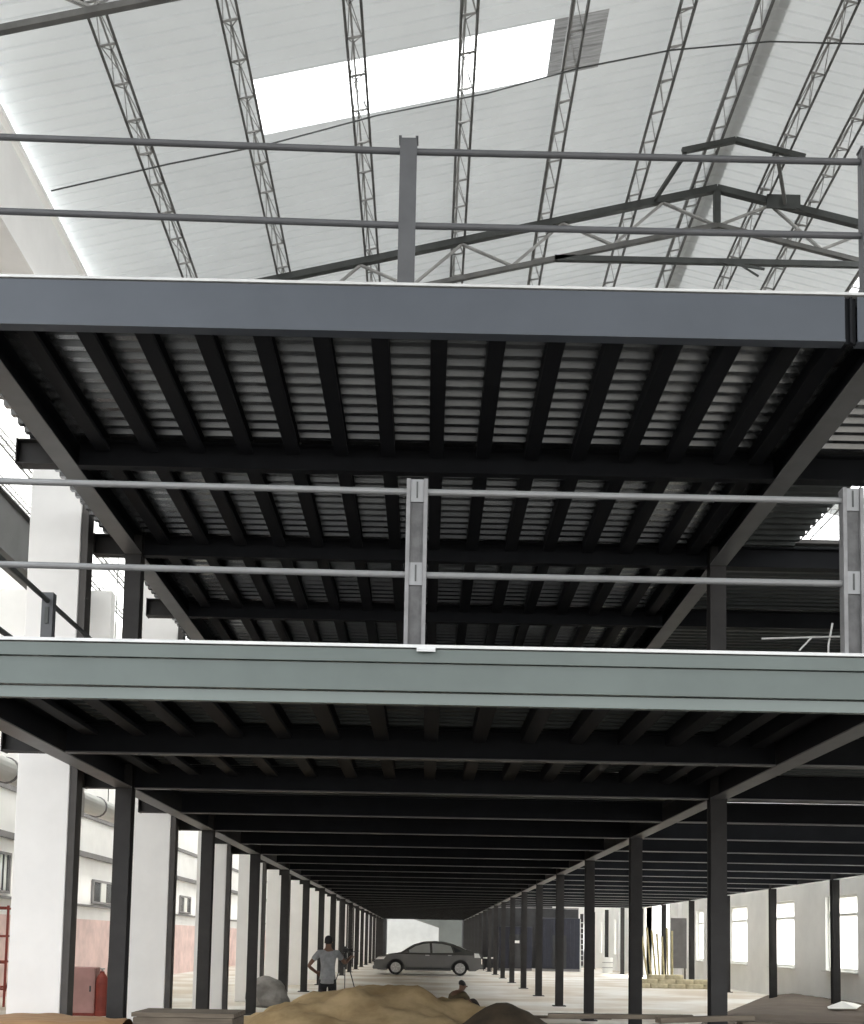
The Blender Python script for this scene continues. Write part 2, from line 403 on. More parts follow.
# ---- joists
JX = [-3.37, -2.88, -2.40, -1.91, -1.43, -.94, -.46, .03, .51, 1.0, 1.48, 1.97, 2.45, 2.94, 3.30]
def joists(lvl, k0, k1, n, nm, z0, z1):
    ya = (YF+.13) if k0 == -1 else K(k0)+.09
    yb = K(k1)-.09
    me = MB()
    L = yb-ya
    w = .07
    me.box(-w,w,0,L,0,.006).box(-w,w,0,L,z1-z0-.006,z1-z0).box(-w,-w+.006,0,L,.006,z1-z0-.006).box(w-.006,w,0,L,.006,.04)
    me = me.mesh('deck_joist')
    for i, x in enumerate(JX):
        o = inst('deck_joist', me, M['steel'], (x, ya, z0))
        tag(o, 'dark %s deck joist, %s from left, %s half bay from the front' % (nm, ordw(i+1), ordw(n)), 'joist', 'joists under the %s deck' % nm)
for n, k in enumerate((-1, -.5, 0, .5)):
    joists(1, k, k+.5, n+1, 'upper', 6.60, 6.745)
for n, k in enumerate((-1, -.5)):
    joists(0, k, k+.5, n+1, 'lower', 3.67, 3.815)

# ---- decking: ribbed sheet with a screed on it
def deck(lvl, nm, x0, x1, zb, zt, ya, yb, n, word):
    o = MB().corrugated(x0, x1, ya, yb, zb, .2, .06).build('deck_sheet', M['deck'] if lvl and (x0 < 0 or n == 1) else M['deck_lo'], origin=(0,ya,zb))  # sheets lying in shade get the darker copy
    MB().box(x0, x1, 0, yb-ya-.004, .061, zt-zb).build('screed', M['slab'], o)
    tag(o, 'ribbed metal deck sheet, %s strip from the front of the %s %s' % (ordw(n), nm, word), 'decking', 'deck sheets of the %s %s' % (nm, word))
for i in range(2*(KMAX+1)):
    k = -1+.5*i
    ya = K(k) + (.11 if i == 0 else 0)
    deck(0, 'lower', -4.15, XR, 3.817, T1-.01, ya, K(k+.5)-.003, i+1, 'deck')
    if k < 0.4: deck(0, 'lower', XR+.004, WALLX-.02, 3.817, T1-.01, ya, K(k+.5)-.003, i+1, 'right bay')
for i in range(2*(KUP+1)):
    k = -1+.5*i
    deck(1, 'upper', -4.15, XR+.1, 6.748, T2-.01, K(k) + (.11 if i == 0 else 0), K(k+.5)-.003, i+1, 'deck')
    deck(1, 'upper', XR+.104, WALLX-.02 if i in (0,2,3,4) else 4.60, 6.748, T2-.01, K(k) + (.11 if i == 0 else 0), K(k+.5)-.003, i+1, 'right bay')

# ---- front beams
def front_lower():
    x0, x1 = -5.2, WALLX-.05
    e = empty('front_beam', (0, YF, H1)); tag(e, 'green grey channel beam across the front of the lower deck', 'beam')
    h = T1-H1
    MB().box(x0,x1,.0,.012,.098,h-.142).box(x0,x1,.012,.06,.098,.106).build('web', M['fascia_lo'], e)
    MB().box(x0,x1,.032,.044,0,.088).box(x0,x1,.044,.10,0,.012).build('bottom_flange', M['fascia_lip'], e)
    MB().box(x0,x1,-.026,-.014,h-.135,h-.034).box(x0,x1,-.014,.05,h-.135,h-.127).build('top_flange', M['fascia_lo'], e)
    MB().box(x0,x1,-.04,.10,h-.024,h).build('edge_trim', M['edge'], e)
front_lower()
def front_upper():
    e = empty('front_beam', (0, YF, H2)); tag(e, 'blue grey plate beam across the front of the upper deck', 'beam')
    h = T2-H2
    MB().box(-5.2,3.24,0,.012,.02,h-.032).build('web_plate', M['fascia_up'], e)
    MB().box(-5.2,3.24,-.012,.10,0,.02).box(-5.2,3.24,.012,.10,h-.044,h-.032).build('flange', M['fascia_up'], e)
    MB().box(3.245,3.335,.03,.06,.0,h-.034).box(3.28,3.30,.0,.03,.0,h-.034).build('splice_plate', M['steel'], e)
    MB().box(3.34,WALLX-.05,0,.012,.02,h-.032).box(3.34,WALLX-.05,-.012,.10,0,.02).build('end_web_plate', M['fascia_up'], e)
    MB().box(-5.2,WALLX-.05,-.010,.10,h-.022,h).build('edge_trim', M['edge'], e)
front_upper()
o = MB().box(-.10,.045,-.045,-.014,-.05,-.026).box(-.10,.045,-.045,-.04,-.062,-.05).build('edge_clip', M['edge'], origin=(0,0,0), bevel=.004)
o.location = (0, YF-.03, T1)
tag(o, 'small white clip plate on the lower deck edge below the middle rail post', 'clip')

# ---- railings
def railing(nm, z, posts, x0, x1, zr, mr, mp, hs, w, hsec, label, tilt=0.):
    e = empty('guard_railing', (0, YF+.05, z)); tag(e, label, 'railing')
    for x in posts:
        if hsec:
            p = MB().box(x-w/2,x-w/2+.03,-.05,.05,0,hs).box(x+w/2-.03,x+w/2,-.05,.05,0,hs).build('post', mp, e)
            MB().box(x-w/2+.03,x+w/2-.03,-.02,.0,0,hs).build('post_web', M['post_web'], p)
            for zz in zr:
                MB().box(x-.05,x+.05,-.034,-.021,zz-z-.09,zz-z+.09).build('bracket_plate', mr, p)
                MB().box(x-.006,x+.006,-.04,-.035,zz-z-.06,zz-z+.07).build('bracket_slot', M['truss'], p)
        else:
            p = MB().box(x-w/2,x+w/2,-.05,-.03,0,hs).box(x-w/2,x-w/2+.02,-.03,.05,0,hs).box(x+w/2-.02,x+w/2,-.03,.05,0,hs).build('post', mp, e)
            MB().box(x-w/2-.01,x-w/2+.012,-.055,.05,hs+.001,hs+.015).box(x+w/2-.012,x+w/2+.01,-.055,.05,hs+.001,hs+.015).build('cap_lug', mp, p)
    ps = [x0] + sorted(posts) + [x1]
    for zz in zr:
        m = MB()
        for a, b in zip(ps, ps[1:]):
            a2 = a + (w/2 if a != x0 else 0); b2 = b - (w/2 if b != x1 else 0)
            m.tube((a2,0,zz-z+tilt*max(0,-a2)/4.2), (b2,0,zz-z+tilt*max(0,-b2)/4.2), .026, 12)
        m.build('rail', mr, e, smooth=False)
    return e
railing('lower', T1, [-3.52,-.12,3.29], -4.2, 8.0, (5.185,4.52), M['rail_lo'], M['post_lo'], 1.33, .165, True, 'silver pipe railing with H section posts along the lower deck front', .025)
railing('upper', T2, [-3.95,-.245,3.46], -4.2, 4.8, (8.0,7.375), M['rail_up'], M['rail_up'], 1.22, .135, False, 'dark grey pipe railing along the upper deck front', .06)
# side railing on the left edge of the lower deck
e = empty('guard_railing', (-4.08,0,T1)); tag(e, 'dark pipe railing running back along the left edge of the lower deck', 'railing')
for y in (12.6, 18.4, 24.2):
    p = MB().box(-.06,.06,y-.055,y-.04,0,1.36).box(-.06,-.045,y-.04,y+.055,0,1.36).box(.045,.06,y-.04,y+.055,0,1.36).build('post', M['rail_up'], e)
    MB().box(-.02,.02,y-.07,y-.056,1.02,1.2).build('bracket_plate', M['truss'], p)
for z in (1.27,.60): MB().tube((0,YF+.3,z),(0,34,z),.028).build('rail', M['truss'], e)
# bent wires sticking up by the right post
def wires(name, paths, r, label):
    m = MB()
    for p in paths: m.path(p, r, 6)
    o = m.build(name, M['rebar'], origin=(3.2,9.6,T1)); return tag(o, label, 'wire')
wires('bent_wire', [[(3.02,9.62,4.10),(3.12,9.6,4.21),(3.36,9.58,4.215)],[(2.72,9.64,4.20),(3.12,9.6,4.21)]], .008, 'pale bent wire lying flat beside the right rail post')
wires('bent_wire', [[(3.25,9.6,3.945),(3.255,9.6,4.15),(3.29,9.6,4.33)]], .008, 'pale upright bent wire, left one of the pair by the right rail post')
wires('bent_wire', [[(3.30,9.66,3.945),(3.33,9.6,4.05),(3.38,9.56,4.12),(3.36,9.6,4.33)]], .008, 'pale hooked upright wire, right one of the pair by the right rail post')

# ================================================================== ROOF STEEL
PX = [-3.72,-2.36,-1.01,.33,1.66,3.03,4.05,5.05,5.80,7.1,8.4,9.7,11.0]
def purlin_mesh():
    Y0, Y1 = 0, 49.0
    parts = {}
    for s in (-1, 1): parts[s] = MB().box(s*.10-.015,s*.10+.015,Y0,Y1,0,.03).mesh('bottom_chord')
    parts[0] = MB().box(-.012,.012,Y0,Y1,.20,.225).mesh('top_chord')
    m = MB(); n = int(Y1/.62)
    for i in range(n):
        y = Y0 + i*.62+.1
        m.box(-.085,.085,y-.010,y+.010,.004,.022)
        for s in (-1,1):
            m.bar((s*.08,y+.02,.025),(s*.01,y+.31,.20),.011,.011)
            m.bar((s*.01,y+.31,.20),(s*.08,y+.60,.025),.011,.011)
        if i % 2: m.bar((-.075,y+.02,.013),(.075,y+.60,.013),.010,.010)
    parts['l'] = m.mesh('lacing')
    return parts
PM = purlin_mesh()
def purlin(x, z, label, rot=0):
    e = empty('lattice_purlin', (x, -3.0, z)); e.rotation_euler = (0, rot, 0)
    for k, nm, mm in ((-1,'bottom_chord','lattice'),(1,'bottom_chord','lattice'),(0,'top_chord','lacing'),('l','lacing','lacing')):
        inst(nm, PM[k], M[mm], (0,0,0), e)
    tag(e, label, 'purlin', 'lattice purlins under the roof')
for i, x in enumerate(PX):
    purlin(x, roofz(x)+.0, 'grey lattice purlin under the pale main roof, %s from the left' % ordw(i+1), -math.atan(.24) if x < 4.34 else math.atan(.24))
for i, x in enumerate((-6.6,-7.9,-9.2,-10.4)):
    purlin(x, roofz(EAVE)+.24*(EAVE-x)-.11, 'grey lattice purlin under the white side roof, %s left of the pillars' % ordw(i+1), math.atan(.24))

def truss(y, label):
    XA, XB, XC = -5.0, 4.34, 11.95
    e = empty('roof_truss', (0,y,0)); tag(e, label, 'truss', 'roof trusses')
    zt = lambda x: roofz(x)-.065
    m = MB().bar((XA,0,zt(XA)),(XB,0,zt(XB)),.10,.10).bar((XB,0,zt(XB)),(XC,0,zt(XC)),.10,.10)
    m.build('top_chord', M['truss'], e)
    zb = lambda x: zt(x)-.60
    m = MB().bar((XA,0,zb(XA)),(XB,0,zb(XB)),.07,.07).bar((XB,0,zb(XB)),(XC,0,zb(XC)),.07,.07)
    m.build('bottom_chord', M['lattice'], e)
    MB().box(XB-.05,XB+.05,-.05,.05,zb(XB)+.03,zt(XB)-.04).build('king_post', M['truss'], e)
    m = MB(); st = .78
    x = XB-.06; up = False
    for sgn, lim in ((-1,XA),(1,XC)):
        x = XB + sgn*.06; low = True
        while (x-lim)*sgn < -st:
            nx = x + sgn*st
            a = (x, 0, zb(x)+.03) if low else (x, 0, zt(x)-.05)
            b = (nx, 0, zt(nx)-.05) if low else (nx, 0, zb(nx)+.03)
            for dy in (-.022,.022): m.bar((a[0],dy,a[2]),(b[0],dy,b[2]),.012,.028)
            x = nx; low = not low
    m.build('lacing', M['lacing'], e)
    zt0 = 12.24
    xa = XB - 2.52; xb = XB + 2.52
    MB().bar((xa,-.0,zt0),(xb+.0,0,zt0),.07,.085).build('tie_bar', M['truss'], e)
    MB().bar((xa-.02,0,zt0),(xa-.02,0,zb(xa)-.04),.03,.03).bar((xb,0,zt0),(xb,0,zb(xb)-.04),.03,.03).build('tie_hanger', M['truss'], e)
    return e
for i, y in enumerate((4.9, 11.35, 17.72, 24.1, 30.5, 36.8, 43.2)):
    t = truss(y, ['dark roof truss nearest the front','dark roof truss crossing the top left corner above the first purlin','dark gabled roof truss with tie bar seen above the upper railing'][i] if i < 3 else
          'dark roof truss hidden deep in the hall, %s from the front' % ordw(i+1))
# short ridge brace in front of the visible truss
e = empty('ridge_brace', (4.3,16.6,13.3)); tag(e, 'small dark chevron brace under the ridge above the gabled truss', 'brace')
zz = lambda x: roofz(x)-.05
P3 = lambda x, y, z: (x-4.3, y-16.6, z-13.3)
MB().bar(P3(3.56,16.6,zz(3.56)),P3(4.34,16.6,zz(4.34)),.07,.075).bar(P3(4.34,16.6,zz(4.34)),P3(5.36,16.6,zz(5.36)),.07,.075).build('chevron', M['truss'], e)
MB().bar(P3(3.60,16.6,zz(3.58)-.05),P3(3.36,17.64,zz(3.3)-.02),.05,.06).build('strut', M['truss'], e)
MB().bar(P3(4.95,16.6,zz(4.95)-.05),P3(5.38,17.64,zz(5.4)-.02),.05,.06).build('strut', M['lattice'], e)
MB().box(P3(5.1,0,0)[0],P3(5.62,0,0)[0],1.04,1.07,zz(5.4)-13.3-.1,zz(5.4)-13.3+.12).build('gusset', M['truss'], e)
# loose branch-like offcuts resting on the tie bar
o = MB().bar((4.35,17.69,12.23),(5.05,17.62,12.08),.03,.03).bar((4.7,17.65,12.15),(4.95,17.6,11.95),.025,.025).build('hanging_rod', M['truss'], origin=(4.7,17.66,12.2))
tag(o, 'thin dark forked rod hanging from the tie bar of the gabled truss', 'rod')
# cable across the roof
pts = [(-5.0,14.75,roofz(-5.0)-.02)] + [(x, 14.75-(x+5)*.045, roofz(x)-.03+(-.05 if i%2 else 0)) for i, x in enumerate((-3.5,-2.2,-.8,.6,1.8,2.95))] + [(4.2,14.35,13.20),(5.6,14.32,13.17),(6.6,14.3,roofz(6.6)-.03),(8,14.3,roofz(8)-.03)]
o = MB().path(pts, .010, 6).build('roof_cable', M['truss'], origin=(0,14.6,12)); tag(o, 'thin dark cable strung across under the pale roof below the skylight', 'cable')

# ================================================================== WHITE PILLARS, LEFT
def pillars():
    proto = None
    for i in range(17):
        y = 14.35 + 5.77*i
        if proto is None:
            o = MB().box(-.315,.315,0,.28,0,9.83).build('white_pillar', M['white'], bevel=.012)
            MB().box(.317,.40,.02,.26,0,9.83).build('shaded_side', M['pillar_edge'], o)  # added dark strip, shade of the pillar's right side as colour
            proto = o
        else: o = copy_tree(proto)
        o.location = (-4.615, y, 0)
        tag(o, 'tall white square pillar left of the mezzanine, %s from the front' % ordw(i+1), 'pillar', 'white pillars left of the mezzanine')
    dp = None
    for i in range(9):
        y = 14.35+5.77*i+.42
        if dp is None:
            d = MB().tube((0,0,0),(0,0,3.15),.02,12).build('drain_pipe', M['white'])
            MB().tube((0,0,3.151),(0,0,3.45),.06,12).build('collar', M['white'], d)
            MB().path([(0,0,3.45),(.0,-.02,3.6),(-.14,-.04,3.72)], .05, 12).build('elbow', M['white'], d)
            dp = d
        else: d = copy_tree(dp)
        d.location = (-4.36, y+.25, 0)
        tag(d, 'thin white drain pipe beside the %s white pillar from the front' % ordw(i+1), 'pipe', 'drain pipes beside the pillars')
pillars()
# white pilasters on the right wall
pp = None
for k in range(6, KMAX+1):
    if pp is None:
        pp = MB().box(-.22,.0,-.3,.3,0,3.68).build('wall_pilaster', M['white'], bevel=.01); o = pp
    else: o = copy_tree(pp)
    y = K(k)+.95
    if 58.3 < y < 65.2: y = 65.6
    o.location = (WALLX-.005, y, 0)
    tag(o, 'white pilaster on the right wall behind the %s wall column' % ordw(k+2), 'pilaster', 'white pilasters on the right wall')

# ================================================================== LEFT SIDE SPAN CLUTTER
def left_window(y, lab, w=1.3, h=.8, z=2.68):
    e = empty('barred_window', (-10.98, y, z)); tag(e, lab, 'window')
    MB().box(-.0,.07,-w/2,-w/2+.09,0,h).box(0,.07,w/2-.09,w/2,0,h).box(0,.07,-w/2+.09,w/2-.09,0,.08).box(0,.07,-w/2+.09,w/2-.09,h-.08,h).build('frame', M['ledge'], e)
    MB().box(.005,.03,-w/2+.09,w/2-.09,.08,h-.08).build('pane', M['darkglass'], e)
    MB().box(.03,.06,-.3,.3,.08,h-.08).build('shutter', M['frame'], e)
left_window(40.9, 'small window with pale shutter on the far white wall above the ladder', 2.6)
left_window(46.6, 'small window on the far white wall behind the second white pillar', 2.4)
left_window(55.0, 'small window on the far white wall between second and third pillars', 2.4)
e = empty('barred_window', (-10.98, 29.5, 2.7)); tag(e, 'barred window on the white wall left of the nearest white pillar', 'window')
MB().box(0,.06,-2.2,2.2,0,.07).box(0,.06,-2.2,2.2,1.0,1.07).box(0,.06,-2.2,-2.1,.07,1.0).box(0,.06,2.1,2.2,.07,1.0).build('frame', M['ledge'], e)
m = MB()
for i in range(13): m.tube((.04,-2.0+i*.33,.07),(.04,-2.0+i*.33,1.0),.025,6)
m.build('bars', M['darkframe'], e)
MB().box(.005,.02,-2.1,2.1,.07,1.0).build('pane', M['pane'], e)
o = MB().box(-6.12,-5.96,9.6,19.95,6.95,7.72).box(-6.2,-5.88,9.6,19.95,7.721,7.745).box(-6.2,-5.88,9.6,19.95,6.92,6.945).build('grey_girder', M['girder'], origin=(-6.04,14.8,6.92))
tag(o, 'grey longitudinal girder at the left edge behind the side railing', 'girder')
# ladder
e = empty('wooden_ladder', (-9.7, 38.3, 0)); e.rotation_euler = (math.radians(8),0,math.radians(12)); tag(e, 'brown wooden ladder leaning against the pink wall band on the left', 'ladder')
for s in (-1,1): MB().bar((s*.30,0,0),(s*.17,0,2.35),.06,.05,(0,1,0)).build('rail', M['timber'], e)
for i in range(7):
    z = .25+.32*i; w = .30-.055*z
    MB().box(-w+.02,w-.02,-.03,.03,z-.025,z+.025).build('rung', M['timber'], e)
# pink crate and red cylinder between pillar and column
e = empty('pink_cabinet', (-7.08, 25.2, 0)); tag(e, 'dusty pink metal cabinet beside the red gas cylinder', 'cabinet')
MB().box(-.30,.30,-.2,.2,.06,1.0).build('body', M['pinkblock'], e, bevel=.015)
MB().box(-.27,.27,-.215,-.201,.10,.96).build('door', M['pinkblock'], e)
MB().box(-.30,.30,-.19,.19,0,.06).build('base', M['rust'], e)
MB().box(.2,.23,-.24,-.216,.5,.62).build('handle', M['truss'], e)
e = empty('gas_cylinder', (-6.66, 25.1, 0)); tag(e, 'rust red gas cylinder standing beside the pink cabinet', 'cylinder')
m = MB(); prof = [(.125,0),(.125,.70),(.105,.80),(.05,.88),(.04,.92)]
for (r0,z0),(r1,z1) in zip(prof, prof[1:]): m.tube((0,0,z0),(0,0,z1),r0,16,r1)
m.build('bottle', M['rust'], e)
MB().tube((0,0,.92),(0,0,.98),.022,8).tube((-.05,0,.97),(.05,0,.97),.014,8).build('valve', M['alloy'], e)
MB().tube((0,0,0.001),(0,0,.10),.14,16).build('foot_ring', M['rust'], e)
# scaffold frame left of the nearest pillar
e = empty('scaffold_frame', (-10.0, 27.5, 0)); tag(e, 'dark rusty scaffold frame left of the nearest white pillar', 'scaffold')
for x in (-.5,.5):
    for y in (0,1.2): MB().tube((x,y,0),(x,y,2.3),.03,8).build('upright', M['rust'], e)
for z in (.4,1.0,1.6,2.25):
    for y in (0,1.2): MB().tube((-.47,y,z),(.47,y,z),.024,8).build('ledger', M['rust'], e)
for x in (-.5,.5): MB().tube((x,0,.3),(x,1.2,1.8),.02,8).build('brace', M['rust'], e)
# fat duct seen at the far left between pillar and front
e = empty('air_duct', (-7.6, 19.5, 4.6)); tag(e, 'pale metal air duct bend at the left edge beside the nearest pillar', 'duct')
MB().tube((0,0,0),(.0,16,0),.22,16).build('run', M['cream'], e)
m = MB()
for y in (2,5,8,11,14): m.tube((0,y,0),(0,y+.06,0),.245,16)
m.build('clamp_band', M['ledge'], e)
m = MB()
for y in (3,9,15): m.tube((0,y,.22),(0,y,6.4),.012,6)
m.build('hanger', M['truss'], e)

# ================================================================== HEAPS
def heap(name, fn, x0,x1,y0,y1, n, m, label, cat, kind='stuff', disp=.0):
    mb = MB(); nx, ny = n
    from mathutils import noise
    vs = []
    for j in range(ny+1):
        for i in range(nx+1):
            x = x0+(x1-x0)*i/nx; y = y0+(y1-y0)*j/ny
            h = fn(x, y)
            h += disp*(noise.noise(Vector((x*1.3,y*1.3,3)))*.6 + noise.noise(Vector((x*3.1,y*3.1,8)))*.35 + noise.noise(Vector((x*8,y*8,1)))*.15)*min(1,max(0,h)*4)
            vs.append((x,y,h-.015))
    w = nx+1
    fs = [(j*w+i,j*w+i+1,(j+1)*w+i+1,(j+1)*w+i) for j in range(ny) for i in range(nx)]
    fs = [f for f in fs if max(vs[q][2] for q in f) > -.012]
    used = sorted({q for f in fs for q in f}); mp_ = {q:i for i, q in enumerate(used)}
    vs = [vs[q] for q in used]; fs = [tuple(mp_[q] for q in f) for f in fs]
    o = mb.add(vs, fs).build(name, m, origin=((x0+x1)/2,(y0+y1)/2,0), smooth=True)
    return tag(o, label, cat, kind=kind)
def cone(x, y, cx, cy, rx, ry, h, p=1.0, ang=0):
    dx, dy = x-cx, y-cy
    if ang: c, s = math.cos(ang), math.sin(ang); dx, dy = c*dx+s*dy, -s*dx+c*dy
    r = math.hypot(dx/rx, dy/ry)
    r = math.sqrt(r*r+.012)
    return h*max(0., 1-r)**p
def big(x, y):
    a = cone(x,y,-.45,20.0,3.6,3.0,1.02,1.05)
    b = cone(x,y,-1.75,19.2,2.6,2.3,.70,1.1)
    c = cone(x,y,.35,19.4,1.6,2.0,.55,1.0)
    h = max(a,b,c) + .25*min(a,b)
    h -= .13*math.exp(-((x-.15+.55*(y-20))/.22)**2)*(1 if h > .2 else 0)
    return h
heap('sand_heap', big, -5,4.0,15.5,24.5,(110,100), M['sand'], 'large ochre sand heap in the middle in front of the standing person', 'sand', disp=.22)
heap('soil_heap', lambda x,y: max(cone(x,y,1.15,16.6,1.35,1.5,1.0,.9), cone(x,y,1.9,16.2,1.6,1.3,.50,1)), -1,4.2,14.4,18.8,(70,60), M['soil'], 'dark brown soil mound right of the large sand heap', 'soil', disp=.1)
ridge = lambda x,y: min(.82, max(cone(x,y,3.2,13.1,2.8,1.2,1.1,.8), cone(x,y,5.2,13.6,2.4,1.3,.85,.9)))
heap('soil_heap', ridge, .4,7.8,11.6,15.2,(80,44), M['soil'], 'dark soil ridge under the loose planks at the right', 'soil', disp=.08)
heap('sand_heap', lambda x,y: min(.80, cone(x,y,-4.1,13.0,2.4,1.4,1.35,1.0)), -6.6,-3.16,11.5,14.32,(60,40), M['ply'], 'small flat topped orange sand heap at the lower left before the pillar', 'sand', disp=.05)
def bank(x, y):
    # brown earth banked along the right wall
    e = 7.6 + (y-31)*.38
    t = max(0., min(1., (x-e)/1.6)); return .16*t*t*(3-2*t) + .05*t
heap('earth_bank', lambda x,y: bank(x,y)*max(0,min(1,(44.5-y)/3.))*max(0,min(1,(y-24.6)/2.)), 4.4,11.97,24.6,44.5,(60,110), M['bank'], 'brown earth spread along the foot of the right wall', 'earth', disp=.05)

# ---- white sheet on the earth
mb = MB()
vs = [(-.42,.0,.03),(.44,.1,.07),(.08,-.55,.02),(-.1,-.1,.17),(.2,-.05,.13),(-.46,-.12,.02),(-.5,-.3,.0)]
mb.add(vs, [(0,3,5),(0,1,4,3),(3,4,2),(4,1,2),(5,3,2),(5,2,6)])
o = mb.build('white_sheet', M['cloth'], origin=(0,0,0)); o.location = (10.2, 29.2, .235)
so = o.modifiers.new('s','SOLIDIFY'); so.thickness = .012
tag(o, 'crumpled white triangular sheet lying on the brown earth at right', 'sheet')

# ---- planks at right on the soil ridge and around
plank_defs = [((3.0,14.0,.745),2.0,.20,.05,.10,'timber_l','long pale plank lying across the dark soil ridge'),
 ((2.2,13.5,.735),1.6,.16,.05,-.12,'timber','dark weathered plank at the left end of the soil ridge'),
 ((4.4,13.6,.72),1.7,.2,.05,.05,'timber','dark weathered plank right of the middle column foot'),
 ((3.1,13.25,.77),1.2,.12,.06,.35,'timber','short dark plank lying askew on the soil ridge'),
 ((2.35,14.25,.66),1.0,.10,.05,-.3,'timber_l','short pale batten left of the middle column foot'),
 ((4.9,14.2,.62),1.5,.14,.04,-.08,'timber','thin brown plank at the right end of the soil ridge')]
for (p, L, w, t, a, mm, lab) in plank_defs:
    o = MB().box(-L/2,L/2,-w/2,w/2,0,t).build('wooden_plank', M[mm], bevel=.004); o.location = (p[0],p[1],max(ridge(p[0]+dx*L, p[1]+dx*L*a) for dx in (-.5,-.25,0,.25,.5))+.035); o.rotation_euler = (0,random.uniform(-.02,.02),a)
    tag(o, lab, 'plank', 'loose planks at the right')
# planks on the floor beside the column row
for p, L, a, mm, lab in (((2.1,24.5,.02),2.6,.05,'timber_l','long pale plank on the floor behind the dark soil mound'),
                         ((3.4,23.2,.02),1.8,-.06,'timber','brown plank on the floor beside the middle column row'),
                         ((3.0,27.0,.02),2.4,.02,'timber','dark plank on the floor behind the sitting person')):
    o = MB().box(-L/2,L/2,-.11,.11,0,.06).build('wooden_plank', M[mm], bevel=.004); o.location = (p[0],p[1],0); o.rotation_euler = (0,0,a)
    tag(o, lab, 'plank', 'planks on the floor')
# timber crate lower left
e = empty('timber_crate', (-2.57, 13.4, 0)); tag(e, 'weathered slatted timber crate at the lower left before the columns', 'crate')
for i in range(4): MB().box(-.53,.53,-.40,-.375,.04+i*.2,.21+i*.2).build('side_board', M['timber'], e)
for i in range(4): MB().box(-.53,.53,.375,.40,.04+i*.2,.21+i*.2).build('side_board', M['timber'], e)
for x in (-.51,.51,0): MB().box(x-.03,x+.03,-.372,.372,0,.80).build('batten', M['timber'], e)
MB().box(-.55,.55,-.41,-.30,.815,.86).box(-.55,.55,-.28,-.1,.815,.86).box(-.55,.55,-.08,.12,.815,.86).box(-.55,.55,.14,.41,.815,.86).build('lid', M['timber'], e)
# rubble stone by the fourth pillar
bm = bmesh.new(); bmesh.ops.create_icosphere(bm, subdivisions=3, radius=.55)
from mathutils import noise as mn
for v in bm.verts:
    v.co *= 1+.35*mn.noise(v.co*2.2); v.co.z = max(-.2, v.co.z*.95)
me = bpy.data.meshes.new('rubble_heap'); bm.to_mesh(me); bm.free(); me.materials.append(M['stone'])
o = bpy.data.objects.new('rubble_boulder', me); COL.objects.link(o); o.location = (-3.75, 29.5, .2)
tag(o, 'grey rubble boulder at the foot of the left columns beside the standing person', 'boulder')

